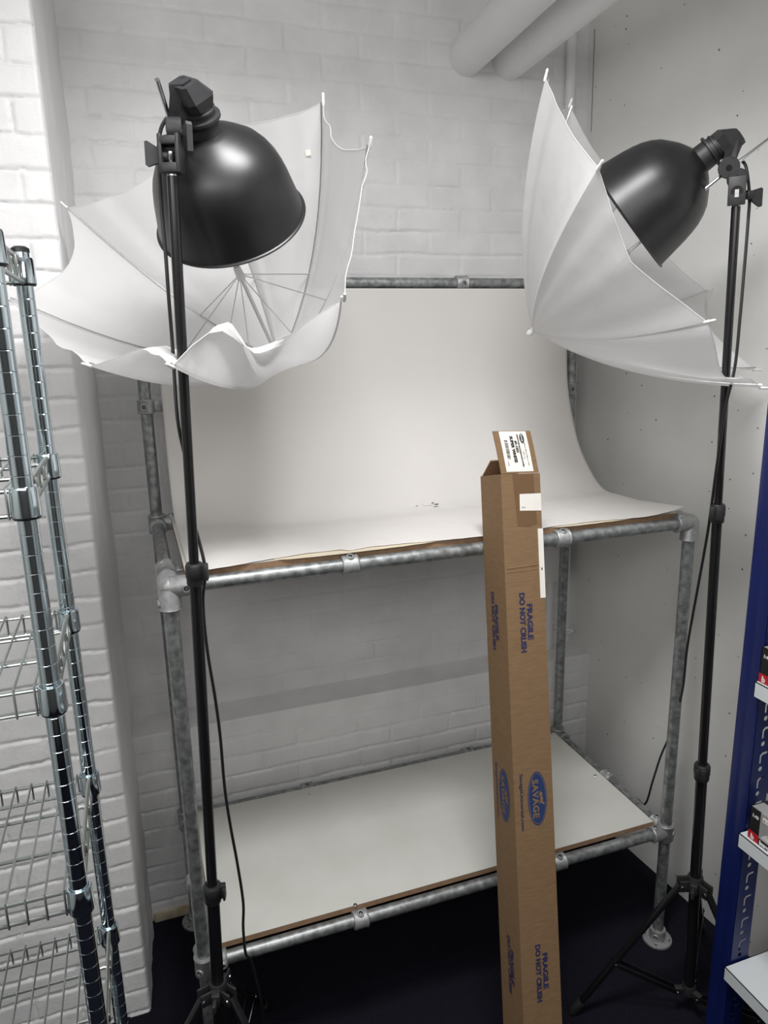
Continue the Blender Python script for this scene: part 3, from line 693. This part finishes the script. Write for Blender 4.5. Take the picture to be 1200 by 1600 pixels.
# left lamp
C0 = ray(361, 342); v0 = C0.normalized(); ex = ray(362, 342)-C0; ey = ray(361, 343)-C0
im = ex*.295 + ey*.955; im = (im - v0*im.dot(v0)).normalized(); av = .53
aL = (im*math.sqrt(1-av*av) + v0*av).normalized()
CL = CAM + C0*1.42; LR, LL = .1445, .174
NL = CL - aL*LL
axL = (TL_ - V((.0125, -.1, .075))).normalized()
sideL = V((1, -.35, 0))
lampL = lamp(NL, aL, LR, LL, sideL, atd(276, 204, 1.232), atd(271, 232, 1.232), TL_+axL*.006, axL,
     'black dome reflector lamp pointing down on the left stand, in front of the umbrella', -Z_ - X_*.6, atd(248, 243, 1.215), atd(291, 212, 1.205), TL_)
# right lamp
NR = atd(1094, 250, 1.655); vR = ray(1000, 300).normalized()
aR = V((-.575, .571, -.586)); aR = (aR - vR*aR.dot(vR)).normalized()
axR = (TR_-bR).normalized()
dR = (TR_-CAM).dot(FW)
lampR = lamp(NR, aR, .141, .190, -ray(1145, 270), atd(1139, 262, dR), atd(1152, 279, dR), TR_+axR*.006, axR,
     'black dome reflector lamp by the concrete wall, half inside its umbrella', Z_*-1 + X_*.5, atd(1176, 306, dR), atd(1139, 262, dR+.04), TR_)

# ------------------------------------------------------------------ umbrellas
def umbrella(tips, F, n, hold, tail, label, hem, bul, ridge=None, sagk=.02, fold={}):
    n = V(n).normalized(); F = V(F); tips = [V(t) for t in tips]
    t = thing('photo_umbrella', label, 'umbrella', hold, 'white shoot-through umbrellas'); care = hem[0] > .05
    O = sum(tips, V())/8; h = (F-O).dot(n); 
    K = 18; U = 18
    ax_dir = (V(hold)-F).normalized()
    def rib(tp, s):
        # quadratic curve bulging away from the shaft
        d = tp-F; axl = d.dot(-n); rad = d + n*axl
        c = F + rad*bul[0] - n*(axl*bul[1])
        return F*(1-s)**2 + c*(2*s*(1-s)) + tp*(s*s)
    vs, fs = [], []; idx = {}
    for k in range(8):
        A, B = tips[k], tips[(k+1) % 8]
        for i in range(K+1):
            s = i/K
            for j in range(U):
                w = j/U; p = rib(A, s).lerp(rib(B, s), w); q = 4*w*(1-w)
                tent = max(0, 1-abs(w-.5)/.5); qh = (.45*q+.55*tent) if k in fold else q
                p = p + (F-p)*(hem[k]*qh*s**3)                    # scalloped hem
                ce = F - n*((F-p).dot(n)); ce = F + (-n)*((p-F).dot(-n))
                inward = (ce - p); inward = inward.normalized() if inward.length > 1e-5 else V((0, 0, 0))
                p = p + inward*(sagk*q*s*(1.2-s)*2)
                rip = math.sin(w*PI*7+k)*.004*q*s**3*(.5+.5*math.cos(w*2*PI)) + (math.exp(-((w-.12)/.07)**2)*.016 + math.exp(-((w-.88)/.07)**2)*.014)*s*(1.25-s) - math.exp(-((w-.25)/.05)**2)*.006*s*s
                p = p + inward*rip
                p = p + n*(.0022*q*noise.noise(V((k*3+w*3, s*5, 1)))*s) 
                if k in fold: p = p - inward*(fold[k]*tent*s*(1.35-.6*s))
                if ridge:
                    for (rk, rw, rs, sw, ss, off) in ridge:
                        if rk == k: p = p + V(off)*(math.exp(-((w-rw)/sw)**2 - ((s-rs)/ss)**2))*(q if abs(rw-.5) < .35 else min(1, q*5))
                idx[(k, i, j)] = len(vs); vs.append(p)
    for k in range(8):
        for i in range(K):
            for j in range(U):
                k2, j2 = (k, j+1) if j+1 < U else ((k+1) % 8, 0)
                q = (idx[(k, i, j)], idx[(k2, i, j2)], idx[(k2, i+1, j2)], idx[(k, i+1, j)]); fs.append(q)
    me = bpy.data.meshes.new('canopy'); me.from_pydata(vs, [], fs)
    bm = bmesh.new(); bm.from_mesh(me); bmesh.ops.remove_doubles(bm, verts=bm.verts[:], dist=1e-5); bm.to_mesh(me); bm.free()
    can = link('canopy', me, 'nylon', t, 25)
    if care:
        c = V(vs[idx[(7, K-2, U-2)]]); e1 = (V(vs[idx[(7, K-2, U-5)]])-c).normalized(); e2 = (V(vs[idx[(7, K-6, U-2)]])-c).normalized(); e2 = (e2-e1*e2.dot(e1)).normalized(); e3 = e1.cross(e2); e3 = -e3 if e3.dot(n) > 0 else e3
        mb = MB(); mb.box(c + e3*.0012 + e2*.008, (.013, .012, .0006), (e1, e2, e3)); mb.build('care_tag', 'label', can, 0)
    # hem stitching
    mb = MB(); loop = [V(vs[idx[(k, K, j)]]) for k in range(8) for j in range(U)]; mb.path(loop + [loop[0]], .0008, 5, cap=False); mb.build('hem', 'nylon', can)
    run = F + ax_dir*.285
    for k in range(8):
        mb = MB(); pts = [rib(tips[k], i/12) + ( -n)*.004 + (F + (-n)*((rib(tips[k], i/12)-F).dot(-n)) - rib(tips[k], i/12))*.012 for i in range(13)]
        mb.path(pts, .0016, 6); r = mb.build('rib', 'steel', t)
        d = (tips[k]-rib(tips[k], .93)).normalized()
        mb = MB(); mb.lathe(tips[k]-d*.006, d, [(0, 0), (0, .0030), (.010, .0036), (.012, .0028), (.022, .0030), (.024, .002), (.025, 0)], 12); mb.build('rib_tip', 'white_plastic', r)
        mb = MB(); mb.path([run, pts[5]], .0014, 6); mb.build('stretcher', 'steel', t)
    mb = MB(); mb.path([F - ax_dir*.004, V(hold), V(tail)], .0042, 12); mb.build('shaft', 'steel', t)
    mb = MB(); mb.lathe(run - ax_dir*.012, ax_dir, [(0, .005), (0, .009), (.006, .011), (.012, .009), (.03, .008), (.034, .005)], 16); mb.build('runner', 'white_plastic', t)
    mb = MB(); mb.lathe(F + ax_dir*.012, -ax_dir, [(0, .004), (.0, .010), (.008, .010), (.012, .007), (.020, .009), (.026, .0075), (.030, .004), (.031, 0)], 16); mb.build('ferrule', 'white_plastic', t)
    return t
tipsL = [(0.4131, 0.0675, 2.4384), (0.441, -0.1582, 2.3012), (0.3275, -0.3365, 2.009), (0.0317, -0.2836, 1.9015), (-0.1056, -0.123, 1.9028), (-0.2579, 0.1448, 2.0371), (-0.1337, 0.2982, 2.245), (0.1623, 0.2656, 2.4336)]
holdL = atd(266, 190, 1.24)
umbrella(tipsL, (0.3166, 0.2122, 1.8903), (0.4696, 0.5708, -0.6736), holdL, atd(245, 124, 1.17),
    'white photo umbrella hanging open under the left lamp, its ribs and inside showing', [.07, -.04, .40, .03, -.04, .10, .07, .03], (.60, .22), ridge=[(2, .86, .84, .12, .20, (0, .0, .085)), (3, .30, .86, .5, .16, (0, .02, .055))], sagk=.02)
tipsR = [(0.882, -0.0581, 2.4865), (0.8454, -0.3202, 2.2491), (1.0285, -0.4343, 1.9586), (1.303, -0.3188, 1.815), (1.5396, -0.068, 1.8392), (1.5911, 0.1841, 2.0573), (1.3976, 0.3041, 2.3569), (1.1104, 0.1979, 2.5202)]
holdR = atd(1141, 263, dR)
umbrella(tipsR, (0.9959, 0.1616, 1.9534), (-0.5577, 0.5924, -0.5814), holdR, atd(1206, 214, 1.60),
    'white photo umbrella seen side-on from outside, below the overhead pipes', [.03, .13, .02, .08, .10, .08, .05, .05], (.56, .30), sagk=.022, fold={1: .050}, ridge=[(2, .5, 1.0, .30, .35, (-.02, -.01, -.045))])

# ------------------------------------------------------------------ cables
def cable(pts, label, r=.0034):
    pts = [V(p) for p in pts]; mb = MB(); mb.path(spline(pts, 8), r, 8)
    return origin_to(tag(mb.build('power_cable', 'cable'), label, 'cable', 'black lamp cables'), pts[-1])
pl = [atd(268, 176, 1.275), atd(252, 200, 1.275), atd(248, 240, 1.275), atd(252, 320, 1.275), atd(259, 400, 1.29), atd(264, 470, 1.31), atd(270, 545, 1.335)]
pl += [pzL(z) + V((-.014, .012, 0)) for z in (1.80,)] + [pzL(z) + V((.0, .022, 0)) for z in (1.70, 1.62)] + [pzL(1.565) + V((.012, .018, 0)), pzL(1.50)+V((.021, .004, 0))]
pl += [at(u, v, 1, y) for u, v, y in ((317, 940, -.13), (323, 1010, -.12), (336, 1090, -.11), (344, 1150, -.105), (351, 1230, -.10), (360, 1290, -.095), (371, 1350, -.085), (380, 1410, -.08), (380, 1450, -.075), (384, 1490, -.070), (394, 1505, -.06))]
q = pl[-1]; pl += [V((q.x+.02, -.03, .25)), V((q.x+.03, .02, .06)), V((q.x+.05, .05, .006)), V((q.x+.16, .08, .006))]
cable(pl, 'thin black cable hanging from the left lamp down past the lower board')
pr = [atd(1158, 250, dR+.01), atd(1166, 262, dR+.01), atd(1171, 305, dR+.01), atd(1169, 345, dR+.01), atd(1163, 420, dR+.02), atd(1156, 500, dR+.03), atd(1148, 575, dR+.05), atd(1133, 640, dR+.07), atd(1119, 735, dR+.12), atd(1106, 830, dR+.20), atd(1090, 920, dR+.30), atd(1074, 1010, dR+.42), atd(1066, 1080, dR+.52)]
pr += [at(1050, 1140, 0, 1.50), at(1033, 1180, 0, 1.50), at(1020, 1220, 0, 1.49), at(1008, 1256, 0, 1.485)]
q = pr[-1]; pr += [V((1.462, q.y+.03, .385)), V((1.40, q.y+.06, .33)), V((1.28, .47, .12)), V((1.22, .52, .006))]
cable(pr, 'thin black cable hanging from the right lamp along the concrete wall')

# ------------------------------------------------------------------ wire rack
RX = -.178; RYN, RYF = -.600, -.300
rack = thing('wire_rack', 'chrome wire shelving rack in front of the white brick pier', 'shelving rack', (RX, RYN, 0))
RW = .91
TOPS = [2.056, 1.752, 1.481, 1.163, .833, .42]
PH = 2.085; r0 = .0127
for (x, y) in ((RX, RYN), (RX, RYF), (RX-RW, RYN), (RX-RW, RYF)):
    prof = [(0, 0), (0, .011), (.012, .012), (.014, r0)]; z = .03
    while z < PH-.02:
        prof += [(z, r0), (z+.0006, r0-.00035), (z+.0010, r0-.00035), (z+.0016, r0)]; z += .0254
    prof += [(PH-.012, r0), (PH-.002, r0), (PH, r0-.003), (PH, 0)]
    mb = MB(); mb.lathe((x, y, 0), Z_, prof, 24); po_ = mb.build('post', 'chrome', rack, 30)
    mb = MB(); mb.lathe((x, y, PH-.004), Z_, [(0, r0+.0008), (.006, r0+.0006), (.009, r0-.004), (.009, 0)], 20); mb.build('end_cap', 'black_ring', po_)
for zc in TOPS:
    mb = MB(); zt, zb = zc+.012, zc-.020
    x0, x1 = RX, RX-RW
    for y in (RYN, RYF):
        for z in (zt, zb): mb.tube((x0-.012, y, z), (x1+.012, y, z), .0030, 8)
        # zigzag between the two edge rods is made of the bent wire ends below
    for x, sx in ((x0, 1), (x1, -1)):
        for z in (zt, zb): mb.tube((x, RYN+.012, z), (x, RYF-.012, z), .0036, 8)
        nzg = 4; pts = []
        for k in range(2*nzg+1):
            yy = RYN+.022 + (RYF-RYN-.044)*k/(2*nzg); pts.append(V((x, yy, zt if k % 2 == 0 else zb)))
        mb.path(pts, .0022, 6)
    for y in (RYN+.10, RYN+.20):
        mb.path([(x0+.004, y, zt-.014), (x0+.003, y, zt-.002), (x0-.006, y, zt+.002), (x0-.03, y, zt-.001), (x1+.03, y, zt-.001), (x1, y, zt)], .0030, 8)
    k = 0; x = x0-.020
    while x > x1+.015:
        mb.path([(x, RYN-.003, zb-.004), (x, RYN-.0035, zt-.004), (x, RYN-.001, zt+.0045), (x, RYN+.004, zt+.0052), (x, RYF-.004, zt+.0052), (x, RYF+.001, zt+.0045), (x, RYF+.0035, zt-.004), (x, RYF+.003, zb-.004)], .0018, 6)
        x -= .0252
    sh = mb.build('wire_shelf', 'chrome_wire', rack)
    for (x, y) in ((x0, RYN), (x0, RYF), (x1, RYN), (x1, RYF)):
        mb = MB(); mb.lathe((x, y, zc-.021), Z_, [(0, r0+.001), (0, r0+.0052), (.003, r0+.0055), (.035, r0+.0045), (.038, r0+.0035), (.038, r0+.0015), (.036, r0)], 28); cl = mb.build('collar', 'chrome', sh, 40)
        mb = MB(); mb.lathe((x, y, zc-.0245), Z_, [(0, r0), (0, r0+.0035), (.003, r0+.005), (.005, r0+.005)], 24); mb.build('split_sleeve', 'black_ring', cl)

# ------------------------------------------------------------------ blue shelving unit
BYC = -.42
c1 = at(1163, 1300, 1, BYC); bx0 = c1.x
lft = at(1132, 1300, 0, bx0); fw_ = lft.y-BYC
fw_ = min(max(fw_, .035), .09)
bwid = at(1191, 1300, 1, BYC).x - bx0
unit_depth = rwx(-.9)-bx0-.03
UL = .95
unit = thing('blue_shelving', 'blue steel shelving unit with pale grey shelves against the right wall', 'shelving', (bx0, BYC, 0))
UH = at(1201, 560, 1, BYC).z + .10
PITCH_ = at(1165, 1190, 1, BYC).z - at(1165, 1228, 1, BYC).z
zslot = at(1176, 1190, 1, BYC).z
def upright(x, y, sx, sy):
    mb = MB(); T = .0018
    # flange with keyhole slots, facing along y
    holes = []; z = zslot
    while z > .06: z -= PITCH_
    z += PITCH_
    w = bwid
    while z < UH-.05:
        a, b_ = w*.40, w*.80
        holes.append([(a, z-.012), (a+.0065, z-.012), (a+.0065, z+.006), (a+.010, z+.0105), (b_, z+.0125), (b_, z+.019), (a+.006, z+.0175), (a, z+.011)])
        cx_, cz_ = a+.006, z-.0265
        holes.append([(cx_+.0064*math.cos(t), cz_+.0068*math.sin(t)) for t in [2*PI*i/10 for i in range(10)]])
        z += PITCH_
    mb.prism([(0, 0), (w, 0), (w, UH), (0, UH)], (x, y, 0), X_*sx, Z_, Y_*sy, T, holes)
    # plain rolled flange, facing along x
    pf = [(0, 0), (fw_*.30, -.0025), (fw_*.42, -.0005), (fw_*.60, -.0005), (fw_*.72, -.0025), (fw_, 0), (fw_, T), (fw_*.72, T), (fw_*.3, T), (0, T)]
    mb.prism([(p[0], p[1]) for p in pf], (x, y, 0), Y_*sy, X_*sx, Z_, UH)
    return mb.build('upright', 'blue', unit, 30)
upright(bx0, BYC, 1, 1)
upright(bx0+unit_depth, BYC, -1, 1)
upright(bx0, BYC-UL, 1, -1); upright(bx0+unit_depth, BYC-UL, -1, -1)
SH = [at(1177.5, 1065, 1, BYC-.003).z, at(1151, 1302, 1, BYC-.003).z, at(1127, 1512, 1, BYC-.003).z, at(1177.5, 1065, 1, BYC-.003).z+.42]
for z in SH:
    mb = MB(); x0 = bx0-.021; x1 = bx0+unit_depth; y1 = BYC-.003; y0 = BYC-UL+.003; lip = .037
    mb.box(((x0+x1)/2, (y0+y1)/2, z-.001), (x1-x0, y1-y0, .002))
    mb.box((x0+.001, (y0+y1)/2, z-lip/2), (.002, y1-y0, lip)); mb.box((x1-.001, (y0+y1)/2, z-lip/2), (.002, y1-y0, lip))
    mb.box((x0+.008, (y0+y1)/2, z-lip+.001), (.014, y1-y0, .002))
    mb.box(((x0+x1)/2, y0+.001, z-lip/2), (x1-x0, .002, lip)); mb.box(((x0+x1)/2, y1-.001, z-lip/2), (x1-x0, .002, lip))
    mb.build('shelf', 'grey_shelf', unit, 0)

def toy_box(x, y, z, w, d, h, label, rz=0.0):
    """window carton: w along y (front faces -x), d along x"""
    t = thing('window_carton', label, 'toy box', (x, y, z), 'black toy cartons on the blue shelving')
    X, Y = V((math.cos(rz), math.sin(rz), 0)), V((-math.sin(rz), math.cos(rz), 0)); o = V((x, y, z))
    def P(a, b_, c): return o + X*a + Y*b_ + Z_*c
    def bxx(mb, a0, a1, b0, b1, c0, c1): mb.box(P((a0+a1)/2, (b0+b1)/2, (c0+c1)/2), (abs(a1-a0), abs(b1-b0), abs(c1-c0)), (X, Y, Z_))
    mb = MB(); e = .0015
    # front (x=0) runs from y=0 (left end as seen) to y=-w
    bxx(mb, 0, d, 0, -w, 0, .003); bxx(mb, d-e, d, 0, -w, 0, h); bxx(mb, 0, d, 0, -e, 0, h); bxx(mb, 0, d, -w+e, -w, 0, h)
    bxx(mb, 0, e, 0, -w, 0, h*.20); bxx(mb, 0, e, 0, -w*.24, 0, h); bxx(mb, 0, e, -w*.93, -w, 0, h)
    bxx(mb, d*.55, d, 0, -w, h-e, h)
    body = mb.build('carton', 'pack_black', t, 0)
    mb = MB(); bxx(mb, -.0004, .0004, -w*.24, -w*.93, h*.20, h); bxx(mb, 0, d*.55, -w*.02, -w*.98, h-.0008, h); mb.build('window', 'clear', t, 0)
    mb = MB(); bxx(mb, -.0012, 0, -.0, -w*.24, .001, h*.25); rp = mb.build('red_panel', 'pack_red', t, 0)
    link('printed_text', text_mesh('b', h*.22, P(-.0018, -w*.07, h*.045), -Y, Z_, .0008), 'white_ink', rp, 0)
    link('printed_text', text_mesh('burago', h*.16, P(-.0006, -w*.27, h*.045), -Y, Z_, .001), 'white_ink', body, 0)
    link('printed_text', text_mesh('1:43', h*.13, P(-.0006, -w*.05, h*.72), -Y, Z_, .0004), 'white_ink', body, 0)
    mb = MB(); bxx(mb, -.0014, -.0004, -w*.30, -w*.62, h*.76, h*.90); pt = mb.build('price_tag', 'label', t, 0)
    link('printed_text', text_mesh('€ 12,50', h*.09, P(-.0018, -w*.32, h*.795), -Y, Z_), 'ink_black', pt, 0)
    mb = MB(); bxx(mb, .006, d-.006, -w*.25, -w*.95, h*.08, h*.22); mb.build('display_tray', 'tray', t, 0)
    # toy car standing in the tray
    mb = MB(); L0, L1 = -w*.30, -w*.90; cw = d*.50; zc = h*.26
    ps = [(0, .05), (.02, .22), (.25, .28), (.36, .50), (.68, .50), (.82, .28), (.98, .24), (1, .05)]
    n_ = len(ps)
    for sdx in (-1, 1): mb.bm.faces.new([mb.bm.verts.new(P(d/2+sdx*cw/2, L0+(L1-L0)*p_[0], zc+h*.6*p_[1])) for p_ in (ps if sdx < 0 else ps[::-1])])
    for i in range(n_):
        a_, b_ = ps[i], ps[(i+1) % n_]
        mb.quad([P(d/2-cw/2, L0+(L1-L0)*a_[0], zc+h*.6*a_[1]), P(d/2+cw/2, L0+(L1-L0)*a_[0], zc+h*.6*a_[1]), P(d/2+cw/2, L0+(L1-L0)*b_[0], zc+h*.6*b_[1]), P(d/2-cw/2, L0+(L1-L0)*b_[0], zc+h*.6*b_[1])])
    bmesh.ops.remove_doubles(mb.bm, verts=mb.bm.verts[:], dist=1e-5)
    car = mb.build('toy_car', 'toy', t, 20)
    for fy in (.2, .8):
        for sdx in (-1, 1):
            c = P(d/2+sdx*cw*.46, L0+(L1-L0)*fy, zc+h*.04); mb = MB(); mb.tube(c - X*.003, c + X*.003, h*.075, 14); mb.build('wheel', 'tyre', car)
    return t
z2 = SH[1]; z3 = SH[0]
k = at(1167, 1307, 2, z2+.001)
toy_box(max(k.x, bx0-.012), k.y, z2+.0005, .125, .066, .086, 'black window carton with red corner and price tag at the front of the middle shelf')
k2 = at(1187, 1231, 2, z2+.001)
toy_box(k2.x, k2.y, z2+.0005, .125, .066, .086, 'black window carton standing behind the priced one on the middle shelf')
k3 = at(1187, 1073, 2, z3+.001)
toy_box(bx0-.013, BYC-.006, z3+.0005, .125, .066, .086, 'black carton at the frame edge on the upper shelf')

# ------------------------------------------------------------------ light
def area(name, loc, size, energy, rot=(0, 0, 0), col=(1, 1, 1), spread=PI):
    l = bpy.data.lights.new(name, 'AREA'); l.shape = 'RECTANGLE'; l.size, l.size_y = size; l.energy = energy; l.color = col; l.spread = spread
    o = bpy.data.objects.new(name, l); COL.objects.link(o); o.location = loc; o.rotation_euler = rot; return o
area('ceiling_panel_light', (.35, -.80, 3.03), (.60, .40), 30, col=(1, .99, .985), spread=R_(160))
area('far_left_light', (-1.1, -2.4, 2.72), (1.1, .7), 17.5, rot=(R_(68), 0, R_(-20)), col=(1, .99, .97))
area('far_ceiling_light', (.2, -2.6, 2.65), (1.6, .8), 11.5, rot=(R_(70), 0, 0), col=(1, .985, .96))
w = bpy.data.worlds.new('world'); S.world = w; w.use_nodes = True
w.node_tree.nodes['Background'].inputs['Color'].default_value = (.8, .85, .9, 1); w.node_tree.nodes['Background'].inputs['Strength'].default_value = .0

S.view_settings.view_transform = 'Standard'; S.view_settings.look = 'None'; S.view_settings.gamma = 1.0; S.view_settings.use_curve_mapping = False
S.view_settings.exposure = 0.15
S.cycles.max_bounces = 10; S.cycles.diffuse_bounces = 6; S.cycles.transparent_max_bounces = 12
